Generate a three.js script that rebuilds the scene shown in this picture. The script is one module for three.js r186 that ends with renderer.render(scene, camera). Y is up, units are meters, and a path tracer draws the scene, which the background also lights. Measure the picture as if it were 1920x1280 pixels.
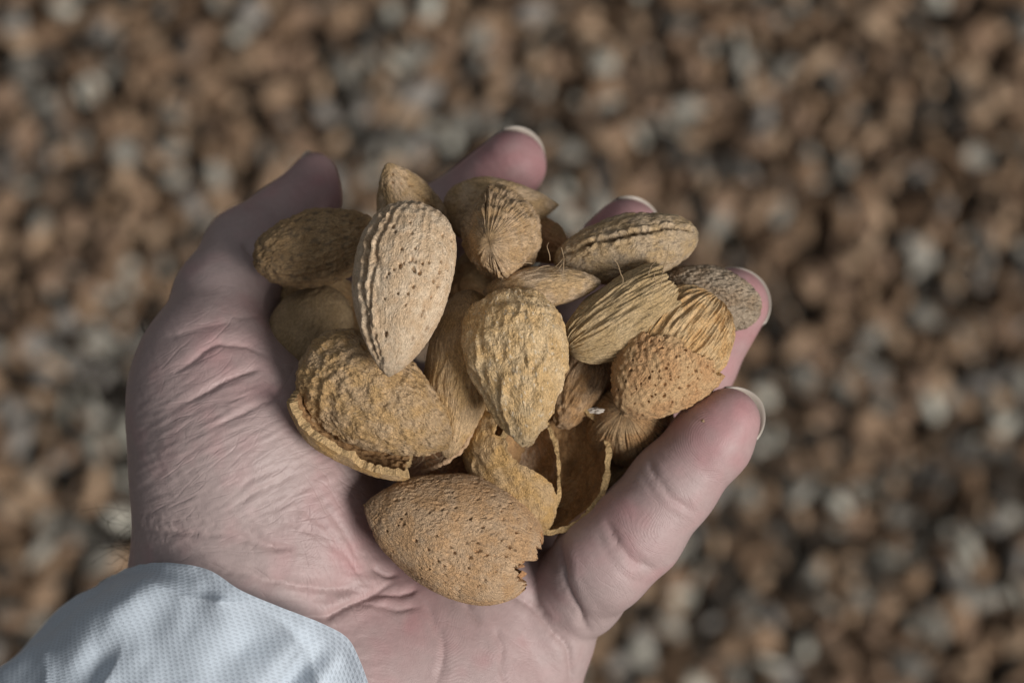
import * as THREE from 'three';
import { mergeGeometries } from 'three/addons/utils/BufferGeometryUtils.js';
import { createNoise3D } from 'simplex-noise';

// ---------------------------------------------------------------- camera, sky, sun, exposure
const scene = new THREE.Scene();
const D = 450, PXMM = 9, TILT = 14 * Math.PI / 180, CAM_H = 1.56;        // mm to the sharp plane, photo pixels per mm there
const camera = new THREE.PerspectiveCamera(2 * Math.atan(640 / PXMM / D) * 180 / Math.PI, 1.5, 0.02, 60);
const RIGHT = new THREE.Vector3(1, 0, 0), UP = new THREE.Vector3(0, Math.sin(TILT), -Math.cos(TILT)), BACK = new THREE.Vector3(0, Math.cos(TILT), Math.sin(TILT));
const CAM = new THREE.Vector3(0, CAM_H, 0.39);
const FRAME = new THREE.Quaternion().setFromRotationMatrix(new THREE.Matrix4().makeBasis(RIGHT, UP, BACK));
camera.position.copy(CAM); camera.quaternion.copy(FRAME);
camera.focus = 0.447; camera.userData.fStop = 9.2;
scene.add(camera);

function overcast() {
  const w = 64, h = 32, a = new Float32Array(w * h * 4);
  for (let j = 0; j < h; j++) for (let i = 0; i < w; i++) {
    const e = Math.sin(((j + 0.5) / h - 0.5) * Math.PI), l = 0.1 * (e > 0 ? (1 + 1.2 * e) / 2.2 : 0.3), k = (j * w + i) * 4;
    a[k] = l * 0.98; a[k + 1] = l * 1.0; a[k + 2] = l * 1.04; a[k + 3] = 1;
  }
  const t = new THREE.DataTexture(a, w, h, THREE.RGBAFormat, THREE.FloatType);
  t.mapping = THREE.EquirectangularReflectionMapping; t.magFilter = THREE.LinearFilter; t.needsUpdate = true;
  return t;
}
scene.background = overcast(); scene.environment = scene.background;
const sun = new THREE.DirectionalLight(0xfffaf5, 1.5);
const toSun = new THREE.Vector3().addScaledVector(RIGHT, 0.66).addScaledVector(UP, -0.28).addScaledVector(BACK, 0.70).normalize();
sun.position.copy(toSun).multiplyScalar(3); sun.target.position.set(0, 0, 0);
sun.castShadow = true; sun.shadow.radius = 52; sun.shadow.mapSize.set(2048, 2048);
Object.assign(sun.shadow.camera, { left: -1.5, right: 1.5, top: 1.5, bottom: -1.5, near: 0.1, far: 8 });
scene.add(sun, sun.target);
const renderer = new THREE.WebGLRenderer();
renderer.toneMapping = THREE.LinearToneMapping; renderer.toneMappingExposure = 2.5;
renderer.shadowMap.enabled = true;

// ---------------------------------------------------------------- helpers
function rngOf(seed) { let s = seed >>> 0; return () => { s = (s + 0x6D2B79F5) | 0; let t = Math.imul(s ^ (s >>> 15), 1 | s); t = (t + Math.imul(t ^ (t >>> 7), 61 | t)) ^ t; return ((t ^ (t >>> 14)) >>> 0) / 4294967296; }; }
const n3 = createNoise3D(rngOf(11));
const fbm = (x, y, z, o = 3) => { let s = 0, a = 0.5; for (let i = 0; i < o; i++) { s += a * n3(x, y, z); x = x * 2.03 + 7.1; y = y * 2.03 + 3.7; z = z * 2.03 + 1.3; a *= 0.5; } return s; };
const ridge = (x, y, z) => 1 - Math.abs(n3(x, y, z));
const sst = (a, b, x) => { const t = Math.min(1, Math.max(0, (x - a) / (b - a))); return t * t * (3 - 2 * t); };
const lerp = (a, b, t) => a + (b - a) * t;
const clamp = (x, a, b) => Math.min(b, Math.max(a, x));
function hash3(x, y, z, k) { let h = Math.imul(x, 374761393) ^ Math.imul(y, 668265263) ^ Math.imul(z, 2147483647 ^ 1274126177) ^ Math.imul(k, 1442695041); h = Math.imul(h ^ (h >>> 13), 1274126177); h ^= h >>> 16; h = Math.imul(h, 2246822519); return ((h ^ (h >>> 15)) >>> 0) / 4294967296; }
// round pits scattered through space in cells of the given size; returns 0..1 depth of a pit at the point
function pits(x, y, z, cell, share, rMin, rMax, seed) {
  const cx = Math.floor(x / cell), cy = Math.floor(y / cell), cz = Math.floor(z / cell); let best = 0;
  for (let i = -1; i <= 1; i++) for (let j = -1; j <= 1; j++) for (let k = -1; k <= 1; k++) {
    const a = cx + i, b = cy + j, c = cz + k;
    if (hash3(a, b, c, seed) > share) continue;
    const dx = x - (a + hash3(a, b, c, seed + 1)) * cell, dy = y - (b + hash3(a, b, c, seed + 2)) * cell, dz = z - (c + hash3(a, b, c, seed + 3)) * cell;
    const r = lerp(rMin, rMax, hash3(a, b, c, seed + 4)), d = Math.sqrt(dx * dx * 0.7 + dy * dy + dz * dz) / r;
    if (d < 1) best = Math.max(best, 1 - sst(0.35, 1, d));
  }
  return best;
}
// a pixel of the photograph at height z (mm, towards the lens) above the sharp plane, as mm in the lens-aligned frame
const P = (px, py, z = 0) => { const s = (D - z) / D / PXMM; return new THREE.Vector3((px - 960) * s, (640 - py) * s, z); };
const toPx = (x, y, z) => { const s = PXMM * D / (D - z); return [960 + x * s, 640 - y * s]; };
const world = (v) => CAM.clone().addScaledVector(RIGHT, v.x / 1000).addScaledVector(UP, v.y / 1000).addScaledVector(BACK, (v.z - D) / 1000);
const MM = 0.001;
function place(o, anchor) { o.position.copy(world(anchor)); o.quaternion.copy(FRAME); return o; }
const used = new Map();
function numbered(n) { const k = used.get(n) || 0; used.set(n, k + 1); return k ? `${n}_${String(k).padStart(3, '0')}` : n; }
function tag(o, label, category, group) { o.userData.label = label; o.userData.category = category; if (group) o.userData.group = group; return o; }
function shadows(o) { o.traverse((c) => { if (c.isMesh) { c.castShadow = true; c.receiveShadow = true; } }); return o; }
const lin = (r, g, b) => [r, g, b];

// ---------------------------------------------------------------- textures (grain and weave only)
function heightTexture(n, f, repeat = 1) {
  const a = new Uint8Array(n * n * 4);
  for (let j = 0; j < n; j++) for (let i = 0; i < n; i++) { const v = clamp(f(i / n, j / n), 0, 1) * 255, k = (j * n + i) * 4; a[k] = a[k + 1] = a[k + 2] = v; a[k + 3] = 255; }
  const t = new THREE.DataTexture(a, n, n); t.wrapS = t.wrapT = THREE.RepeatWrapping; t.magFilter = THREE.LinearFilter; t.minFilter = THREE.LinearMipmapLinearFilter; t.generateMipmaps = true; t.needsUpdate = true;
  return t;
}
// noise that tiles: walk a torus in noise space
const tile = (u, v, fu, fv, z = 0) => { const A = Math.cos(u * 6.2832), B = Math.sin(u * 6.2832), C = Math.cos(v * 6.2832), E = Math.sin(v * 6.2832); return 0.5 * (n3(A * fu + 5 + z, B * fu, C * fv) + n3(A * fu, E * fv + 9 + z, B * fu + C * fv)); };
const grainTex = heightTexture(512, (u, v) => 0.5 + 0.22 * tile(u, v, 2.6, 2.6) + 0.3 * tile(u, v, 5.5, 5.5, 3) + 0.22 * tile(u, v, 11, 11, 5));
const fibreTex = heightTexture(512, (u, v) => 0.5 + 0.35 * tile(u, v, 7, 0.9) + 0.28 * tile(u, v, 13, 1.8, 4) + 0.16 * tile(u, v, 6, 6, 2));
// embossed non-woven cloth: staggered rows of little rectangular dents between raised threads
const clothF = (u, v) => {
  const n = 11, row = Math.floor(v * n * 2), x = u * n + (row % 2 ? 0.5 : 0), y = v * n * 2;
  const fx = Math.abs(x - Math.floor(x) - 0.5), fy = Math.abs(y - Math.floor(y) - 0.5);
  return (1 - sst(0.24, 0.36, fx)) * (1 - sst(0.22, 0.36, fy));
};
const clothBump = heightTexture(512, (u, v) => 0.75 - 0.55 * clothF(u, v) + 0.2 * tile(u, v, 12, 12));
const clothMap = heightTexture(512, (u, v) => 0.97 - 0.07 * clothF(u, v) * (0.75 + 0.5 * tile(u, v, 6, 6)) + 0.05 * tile(u, v, 30, 30, 2)); clothMap.colorSpace = THREE.SRGBColorSpace;

// skin relief of the palm side, laid flat over it: fine wrinkles, cross lines and papillary ridges (142 mm square)
const SK = { x: -85, y: -78, w: 142 };
const skinTex = (() => {
  const N = 2048, h = new Float32Array(N * N), rnd = rngOf(31), mm = N / SK.w;
  const stroke = (px, py, ang, len, deep, wide, turn, field) => {          // a fine line that starts at a photo pixel on the sharp plane
    let x = ((px - 960) / PXMM - SK.x) * mm, y = ((640 - py) / PXMM - SK.y) * mm; const step = 1.5, n = Math.round(len * mm / step), w = wide * mm, R = Math.ceil(w * 2.2);
    for (let i = 0; i < n; i++) {
      const e = Math.sin(Math.PI * (i + 0.5) / n), dp = deep * Math.min(1, e * 1.6);
      for (let b = -R; b <= R; b++) for (let a = -R; a <= R; a++) { const X = Math.round(x) + a, Y = Math.round(y) + b; if (X < 0 || Y < 0 || X >= N || Y >= N) continue; const dx = X - x, dy = Y - y, v = dp * Math.exp(-(dx * dx + dy * dy) / (w * w)); const k = Y * N + X; if (v > h[k]) h[k] = v; }
      ang += turn + (rnd() - 0.5) * 0.16; if (field) ang = lerp(ang, field(x, y), 0.06); x += Math.cos(ang) * step; y += Math.sin(ang) * step;
    }
  };
  const dirAt = (px, py) => px > 560 && py > 860 ? lerp(-0.7, -1.25, sst(860, 1000, py)) : lerp(0.5, -0.12, sst(930, 1040, py));
  for (let i = 0; i < 520; i++) { const px = 270 + rnd() * 430, py = 640 + rnd() * 470; stroke(px, py, dirAt(px, py) + (rnd() - 0.5) * 0.35, 4 + rnd() * 9, 0.1 + 0.4 * rnd() ** 2, 0.13 + rnd() * 0.16, (rnd() - 0.5) * 0.01); }
  for (let i = 0; i < 150; i++) { const px = 270 + rnd() * 430, py = 640 + rnd() * 470; stroke(px, py, dirAt(px, py) + (rnd() < 0.5 ? 1 : -1) * (0.7 + rnd() * 0.6), 2 + rnd() * 5, 0.06 + 0.16 * rnd() ** 2, 0.1 + rnd() * 0.1, 0); }
  for (let i = 0; i < 200; i++) { const px = 660 + rnd() * 420, py = 1140 + rnd() * 180; stroke(px, py, -1.3 + rnd() * 1.0, 2 + rnd() * 6, 0.06 + 0.14 * rnd() ** 2, 0.12 + rnd() * 0.12, (rnd() - 0.5) * 0.02); }
  for (const [cx, cy, n] of [[1190, 1030, 90], [1260, 915, 80], [1110, 1110, 30]]) for (let i = 0; i < n; i++) { const a = (rnd() - 0.5) * 150, b = (rnd() + rnd() - 1) * 95; stroke(cx + a * 0.75 + b * 0.66, cy + a * 0.66 - b * 0.75, -0.72 + (rnd() - 0.5) * 0.3, 3 + rnd() * 6, 0.1 + 0.2 * rnd(), 0.12, 0); }
  for (let i = 0; i < 160; i++) { const px = 320 + rnd() * 220, py = 430 + rnd() * 230; stroke(px, py, 0.2 + (rnd() - 0.5) * 0.8, 3 + rnd() * 7, 0.1 + 0.15 * rnd(), 0.14, 0); }
  return heightTexture(N, (u, v) => {
    const x = SK.x + u * SK.w, y = SK.y + v * SK.w, wx = n3(x * 0.05, y * 0.05, 1), wy = n3(x * 0.05, y * 0.05, 5), px = 960 + x * PXMM, py = 640 - y * PXMM;
    const tip = Math.hypot((px - 1338) / PXMM, (py - 822) / PXMM), onTip = 1 - sst(8, 13, tip);
    const ph = lerp((x * 0.5 + y * 0.86 + wx * 9 + wy * 4) * 1.9, tip * 2.0 + wx, onTip);
    const ridges = Math.sin(ph * 6.2832) * (onTip > 0.5 ? 0.09 : px > 560 ? 0.05 : 0.02) * (0.7 + 0.6 * wx);
    const k = Math.floor(v * N) * N + Math.floor(u * N), pore = 0.07 * n3(x * 2.6, y * 2.6, 3) + 0.05 * n3(x * 6, y * 6, 2);
    return 0.72 + ridges + pore - 0.75 * h[k];
  });
})();
const grainMat = new THREE.MeshStandardMaterial({ vertexColors: true, roughness: 0.9, bumpMap: grainTex, bumpScale: 0.0003 });
const fibreMat = new THREE.MeshStandardMaterial({ vertexColors: true, roughness: 0.88, bumpMap: fibreTex, bumpScale: 0.00026 });
const speckMap = heightTexture(512, (u, v) => 0.88 + 0.12 * tile(u, v, 4, 4, 1) + 0.15 * tile(u, v, 9, 9, 6)); speckMap.colorSpace = THREE.SRGBColorSpace;
for (const m of [grainMat, fibreMat]) { m.map = speckMap; m.color.setRGB(1.34, 1.34, 1.34); }
const hairMat = new THREE.MeshStandardMaterial({ color: new THREE.Color(0.34, 0.24, 0.14), roughness: 0.9 });
const stripMat = new THREE.MeshStandardMaterial({ color: new THREE.Color(0.44, 0.29, 0.17), roughness: 0.9, bumpMap: fibreTex, bumpScale: 0.0002 });
const skinMat = new THREE.MeshPhysicalMaterial({ vertexColors: true, roughness: 0.5, specularIntensity: 0.7, bumpMap: skinTex, bumpScale: 0.0002, sheen: 0.25, sheenRoughness: 0.6, sheenColor: new THREE.Color(0.9, 0.6, 0.55) });
const nailMat = new THREE.MeshPhysicalMaterial({ color: new THREE.Color(0.56, 0.5, 0.43), roughness: 0.35, transmission: 0.25, thickness: 0 });
const armHairMat = new THREE.MeshStandardMaterial({ color: new THREE.Color(0.03, 0.02, 0.015), roughness: 0.5 });
const clothMat = new THREE.MeshPhysicalMaterial({ color: new THREE.Color(0.66, 0.75, 0.84), map: clothMap, roughness: 0.85, bumpMap: clothBump, bumpScale: 0.0001, transmission: 0.22, thickness: 0, side: THREE.DoubleSide });

// ---------------------------------------------------------------- the almond shell
// Grid surface: t runs from base to tip, phi round the axis (90 degrees = the broad face). Open shells get an inner wall and a rim.
function shellGeometry(o, rnd) {
  const { L, W, T, a = 0.5, b = 0.75, q = 1.0, bend = 0, NU = 120, NV = 180, thick = 0, inflate = 0 } = o;
  const norm = Math.pow(a / (a + b), a) * Math.pow(b / (a + b), b);
  const open = !!(o.phi || o.t0 || o.t1), closedPhi = !o.phi;
  const seed = o.seed * 13.7;
  const base = (t, ph) => {
    const f = Math.pow(clamp(t, 0, 1), a) * Math.pow(clamp(1 - t, 0, 1), b) / norm, c = Math.cos(ph), s = Math.sin(ph);
    const lump = 1 + (o.lump ?? 0.05) * n3(c * 0.8 + seed, s * 0.8, t * 2.2);
    return [(t - 0.5) * L, (W / 2 + inflate) * f * c * lump + bend * W * (1 - (2 * t - 1) ** 2), (T / 2 + inflate) * f * Math.sign(s) * Math.pow(Math.abs(s), q) * lump];
  };
  const nv = NV + 1, nu = NU + 1, N = nu * nv;
  const tt = new Float32Array(N), pp = new Float32Array(N), pos = new Float32Array(N * 3), nor = new Float32Array(N * 3);
  for (let i = 0; i < nu; i++) for (let j = 0; j < nv; j++) {
    const u0 = i / NU, u = open ? (o.t1 || o.t0 ? lerp(u0, 0.5 - 0.5 * Math.cos(Math.PI * u0), 0.6) : 0.5 - 0.5 * Math.cos(Math.PI * u0)) : 0.5 - 0.5 * Math.cos(Math.PI * u0), v = j / NV, k = i * nv + j;
    let ph = 2 * Math.PI * v + 0.5 * Math.cos(2 * Math.PI * v) - 0.5;
    if (o.phi) { const [p0, p1] = o.phi(u); ph = lerp(p0, p1, v); }
    const A = o.t0 ? o.t0(ph) : 0, B = o.t1 ? o.t1(ph) : 1, t = lerp(A, B, u);
    tt[k] = t; pp[k] = ph; const p = base(t, ph); pos[k * 3] = p[0]; pos[k * 3 + 1] = p[1]; pos[k * 3 + 2] = p[2];
  }
  // normals of the smooth form from its own derivatives
  for (let k = 0; k < N; k++) {
    const t = clamp(tt[k], 0.003, 0.997), e = 0.002, p0 = base(t - e, pp[k]), p1 = base(t + e, pp[k]), q0 = base(t, pp[k] - 0.02), q1 = base(t, pp[k] + 0.02);
    const ux = p1[0] - p0[0], uy = p1[1] - p0[1], uz = p1[2] - p0[2], vx = q1[0] - q0[0], vy = q1[1] - q0[1], vz = q1[2] - q0[2];
    let x = vy * uz - vz * uy, y = vz * ux - vx * uz, z = vx * uy - vy * ux; const l = Math.hypot(x, y, z) || 1;
    if (tt[k] < 0.002) { x = -l; y = z = 0; } else if (tt[k] > 0.998) { x = l; y = z = 0; }
    nor[k * 3] = x / l; nor[k * 3 + 1] = y / l; nor[k * 3 + 2] = z / l;
  }
  const parts = [];
  const grid = (P_, col, flip) => {
    const g = new THREE.BufferGeometry(), uv = new Float32Array(N * 2), idx = [];
    for (let k = 0; k < N; k++) { uv[k * 2] = pp[k] * (W + T) / 4 / 14 + o.seed * 0.37; uv[k * 2 + 1] = tt[k] * L / 14; }
    for (let i = 0; i < NU; i++) for (let j = 0; j < NV; j++) { const p = i * nv + j, r = p + 1, s = p + nv, w = s + 1; if (flip) idx.push(p, s, r, r, s, w); else idx.push(p, r, s, r, w, s); }
    g.setAttribute('position', new THREE.BufferAttribute(P_, 3)); g.setAttribute('uv', new THREE.BufferAttribute(uv, 2)); g.setAttribute('color', new THREE.BufferAttribute(col, 3)); g.setIndex(idx);
    g.computeVertexNormals();
    const na = g.attributes.normal.array;
    if (closedPhi) for (let i = 0; i < nu; i++) { const p = i * nv * 3, r = (i * nv + NV) * 3; let x = na[p] + na[r], y = na[p + 1] + na[r + 1], z = na[p + 2] + na[r + 2]; const l = Math.hypot(x, y, z) || 1; na[p] = na[r] = x / l; na[p + 1] = na[r + 1] = y / l; na[p + 2] = na[r + 2] = z / l; }
    for (const i of [0, NU]) if (tt[i * nv] < 0.001 || tt[i * nv] > 0.999) for (let j = 0; j < nv; j++) { const k = (i * nv + j) * 3; na[k] = (i ? 1 : -1) * (flip ? -1 : 1); na[k + 1] = na[k + 2] = 0; }
    return g;
  };
  const holes = [];
  if (o.pits) { const r = rngOf(o.seed * 101 + 7), [cnt, r0, r1, deep, from = 0.08, to = 0.94, p0 = 0, p1 = 6.283] = o.pits; while (holes.length < cnt) { const t = lerp(from, to, r()), ph = lerp(p0, p1, r()); if (r() > Math.pow(t, a) * Math.pow(1 - t, b) / norm) continue; holes.push([...base(t, ph), lerp(r0, r1, r() ** 2), deep * (0.5 + 0.7 * r()), 0.75 + 0.5 * r()]); } }
  const holeAt = (x, y, z) => { let d = 0; for (const h of holes) { const dx = (x - h[0]) * h[5], dy = y - h[1], dz = z - h[2], q = dx * dx + dy * dy + dz * dz, rr = h[3] * h[3]; if (q < rr * 2.2) { const e = Math.sqrt(q / rr); d = Math.min(d, -h[4] * (1 - sst(0.3, 1, e)) + 0.06 * h[4] * Math.exp(-(((e - 1.15) / 0.2) ** 2))); } } return d; };
  const out = new Float32Array(N * 3), col = new Float32Array(N * 3);
  for (let k = 0; k < N; k++) {
    const x = pos[k * 3], y = pos[k * 3 + 1], z = pos[k * 3 + 2], d = (o.disp ? o.disp(x, y, z, tt[k], pp[k]) : 0) + (holes.length ? holeAt(x, y, z) : 0);
    for (let c = 0; c < 3; c++) out[k * 3 + c] = pos[k * 3 + c] + nor[k * 3 + c] * d;
    const cc = o.color(x, y, z, tt[k], pp[k]); col.set(cc, k * 3);
  }
  parts.push(grid(out, col, false));
  if (open && thick) {
    const inn = new Float32Array(N * 3), ci = new Float32Array(N * 3);
    for (let k = 0; k < N; k++) {
      const x = pos[k * 3], y = pos[k * 3 + 1], z = pos[k * 3 + 2], th = Math.min(thick, 0.9 * Math.hypot(y, z)), d = -th * (1 + 0.25 * n3(x * 0.5 + seed, y * 0.5, z * 0.5)) + 0.05 * n3(x * 0.6, y * 2, z * 2);
      for (let c = 0; c < 3; c++) inn[k * 3 + c] = pos[k * 3 + c] + nor[k * 3 + c] * d;
      ci.set((o.inner || o.color)(x, y, z, tt[k], pp[k]), k * 3);
    }
    parts.push(grid(inn, ci, true));
    const edges = [];
    if (!closedPhi) edges.push([[...Array(nu).keys()].map((q) => q * nv), 1], [[...Array(nu).keys()].map((q) => q * nv + NV), 0]);
    if (o.t0) edges.push([[...Array(nv).keys()], 0]);
    if (o.t1) edges.push([[...Array(nv).keys()].map((j) => NU * nv + j), 1]);
    for (const [list, flip] of edges) {
      const m = list.length, R = 4, ps = new Float32Array(m * R * 3), cs = new Float32Array(m * R * 3), us = new Float32Array(m * R * 2), id = [];
      list.forEach((k, q) => { for (let r = 0; r < R; r++) { const f = r / (R - 1); for (let c = 0; c < 3; c++) ps[(q * R + r) * 3 + c] = lerp(out[k * 3 + c], inn[k * 3 + c], f) + (r && r < R - 1 ? 0.07 * n3(q * 1.3 + r * 5, r * 3.1, o.seed + c) : 0);
        const x = pos[k * 3], s = 1 + 0.25 * n3(x * 1.4 + 3, q * 0.1, r * 2.0), cc = o.rim || [0.42, 0.28, 0.13]; cs.set(cc.map((c) => c * s), (q * R + r) * 3); us.set([q * 0.02, r * 0.04], (q * R + r) * 2); } });
      for (let q = 0; q < m - 1; q++) for (let r = 0; r < R - 1; r++) { const p = q * R + r, s = p + R; if (flip) id.push(p, p + 1, s, p + 1, s + 1, s); else id.push(p, s, p + 1, p + 1, s, s + 1); }
      const g = new THREE.BufferGeometry(); g.setAttribute('position', new THREE.BufferAttribute(ps, 3)); g.setAttribute('uv', new THREE.BufferAttribute(us, 2)); g.setAttribute('color', new THREE.BufferAttribute(cs, 3)); g.setIndex(id); g.computeVertexNormals(); parts.push(g);
    }
  }
  return parts.length > 1 ? mergeGeometries(parts) : parts[0];
}

// colour of a shell: two tones in patches, fine speckle, stains with an outline of their own
function toned(A, B, opt = {}) {
  const { seed = 0, patch = 0.16, speck = 0.18, stain = 0, stainCol = [0.16, 0.1, 0.06], flake = 0, streak = 0, dash = 0.5 } = opt;
  return (x, y, z) => {
    const m = sst(-0.5, 0.5, fbm(x * patch + seed * 3.1, y * patch, z * patch, 3) * 1.4), f = 1 + speck * n3(x * 1.9 + seed, y * 1.9, z * 1.9) + speck * 0.7 * n3(x * 4.3, y * 4.3 + seed, z * 4.3) + streak * n3(x * 0.25, y * 2.4 + seed, z * 2.4);
    let c = [lerp(A[0], B[0], m) * f, lerp(A[1], B[1], m) * f, lerp(A[2], B[2], m) * f];
    if (stain) { const s = stain * sst(0.25, 0.6, fbm(x * 0.34 + seed, y * 0.5 + 9, z * 0.5, 4) * 1.5) ; c = c.map((v, i) => lerp(v, stainCol[i], s)); }
    if (flake) { const s = flake * sst(0.38, 0.46, fbm(x * 0.45 + seed * 2, y * 0.8, z * 0.8, 3)); c = c.map((v, i) => lerp(v, [0.6, 0.5, 0.36][i], s)); }
    if (dash) { const s = dash * sst(0.62, 0.74, n3(x * 0.8 + seed, y * 2.2, z * 2.2)) * sst(-0.2, 0.3, n3(x * 0.2, y * 0.2, z * 0.2 + seed)); c = c.map((v, i) => lerp(v, [0.13, 0.085, 0.05][i], s)); }
    return c.map((v) => clamp(v, 0.01, 0.8));
  };
}
const PALE = [0.58, 0.45, 0.31], PALE2 = [0.52, 0.375, 0.235], TAN = [0.44, 0.295, 0.15], OCHRE = [0.45, 0.275, 0.105], BROWN = [0.34, 0.195, 0.085], RUST = [0.40, 0.21, 0.095], GREY = [0.33, 0.25, 0.17];
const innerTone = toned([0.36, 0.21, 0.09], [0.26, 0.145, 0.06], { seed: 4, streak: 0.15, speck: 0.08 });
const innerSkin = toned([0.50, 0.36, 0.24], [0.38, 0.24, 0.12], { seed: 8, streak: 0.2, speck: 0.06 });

// relief of the different shells, mm
const rough = (x, y, z, s, amp) => amp * (0.8 * fbm(x * 0.6 + s, y * 0.6, z * 0.6, 3) + 0.12 * n3(x * 2.6, y * 2.6 + s, z * 2.6));
const pitted = (s, deep = 0.8, share = 0.3, cell = 2.3, r0 = 0.28, r1 = 0.62) => (x, y, z) => rough(x, y, z, s, 0.16) - deep * pits(x, y, z, cell, share, r0, r1, s * 7 + 1);
const netted = (s, amp = 0.34, scale = 0.62) => (x, y, z) => { const w = 1.2 * n3(x * 0.3, y * 0.3, z * 0.3 + s); return amp * (ridge(x * scale * 0.8 + w + s, y * scale, z * scale) - 0.7) + 0.5 * amp * (ridge(x * scale * 1.7 + w, y * scale * 1.9 + s, z * scale * 1.9) - 0.7) + rough(x, y, z, s, 0.1) - 0.55 * pits(x, y, z, 1.9, 0.32, 0.25, 0.5, s * 5 + 3); };
const ribbed = (s, amp = 0.5, across = 0.42, along = 0.07) => (x, y, z) => { const w = 0.5 * n3(x * 0.1, y * 0.15, z * 0.15 + s); return amp * (ridge(x * along + s, y * across + w, z * across) - 0.75) + 0.22 * amp * n3(x * along * 2, y * across * 2.4 + w, z * across * 2.4 + s) + rough(x, y, z, s, 0.14); };
const fibrous = (s, amp = 0.4, k = 9) => (x, y, z, t, ph) => { const f = sst(0, 0.08, t) * 0.8 + 0.2; return f * amp * (ridge(Math.cos(ph) * k * 0.5 + s, Math.sin(ph) * k * 0.5, x * 0.06) - 0.65 + 0.5 * n3(Math.cos(ph) * k * 1.4, Math.sin(ph) * k * 1.4 + s, x * 0.12)) + rough(x, y, z, s, 0.1); };
const crusty = (s, amp = 0.4) => (x, y, z) => 0.7 * amp * sst(-0.15, 0.25, fbm(x * 0.28 + s, y * 0.34, z * 0.34, 3)) + 0.5 * amp * fbm(x * 0.55, y * 0.7 + s, z * 0.7, 3) + 0.10 * amp * n3(x * 2.2 + s, y * 2.2, z * 2.2);
const wrap = (a) => Math.atan2(Math.sin(a), Math.cos(a));
// a groove with raised lips along the shell at angle ph0
const seam = (ph0, deep, wide, s) => (x, y, z, t, ph) => { const R = Math.hypot(y, z), d = wrap(ph - ph0 - 0.07 * n3(x * 0.1, s, 0)) * R - 0.25 * n3(x * 0.7, s, 4) - 0.12 * n3(x * 2.1, s, 8), e = sst(0.02, 0.15, t) * sst(0, 0.12, 1 - t) * (0.65 + 0.6 * n3(x * 0.35, s, 9)); return e * (-deep * Math.exp(-((d / wide) ** 2)) + 0.4 * deep * Math.exp(-(((Math.abs(d) - wide * 2.4) / (wide * 1.5)) ** 2))); };
const sum = (...f) => (x, y, z, t, ph) => f.reduce((v, g) => v + g(x, y, z, t, ph), 0);
const jag = (s, amp, fr = 3) => (p) => amp * (n3(Math.cos(p) * fr, Math.sin(p) * fr, s) + 0.5 * n3(Math.cos(p) * fr * 3.1, Math.sin(p) * fr * 3.1, s + 5) + 0.35 * n3(Math.cos(p) * fr * 9, Math.sin(p) * fr * 9, s + 9));

// place a shell with its base and tip at two photo pixels; roll turns it about its own axis
function shellFrame(base, tip, roll) {
  const A = P(...base), B = P(...tip), ax = B.clone().sub(A), L = ax.length(); ax.normalize();
  let n0 = new THREE.Vector3(0, 0, 1).addScaledVector(ax, -ax.z);
  if (n0.length() < 0.3) n0 = new THREE.Vector3(0, 1, 0).addScaledVector(ax, -ax.y);
  n0.normalize(); const w0 = n0.clone().cross(ax);
  const w = w0.clone().multiplyScalar(Math.cos(roll)).addScaledVector(n0, Math.sin(roll)), n = n0.clone().multiplyScalar(Math.cos(roll)).addScaledVector(w0, -Math.sin(roll));
  return { C: A.clone().add(B).multiplyScalar(0.5), L, m: new THREE.Matrix4().makeBasis(ax, w, n) };
}
function hairStrands(list, seed, r = 0.09) {
  const rnd = rngOf(seed), gs = [];
  for (const [p, d, len] of list) {
    const pts = [], v = d.clone().normalize(), q = p.clone();
    for (let i = 0; i < 6; i++) { pts.push(q.clone()); q.addScaledVector(v, len / 5); v.x += (rnd() - 0.5) * 0.9; v.y += (rnd() - 0.5) * 0.9; v.z += (rnd() - 0.5) * 0.5; v.normalize(); }
    gs.push(new THREE.TubeGeometry(new THREE.CatmullRomCurve3(pts), 14, r, 5));
  }
  return mergeGeometries(gs);
}
const RAD = Math.PI / 180;
let nutSeed = 1;
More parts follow.
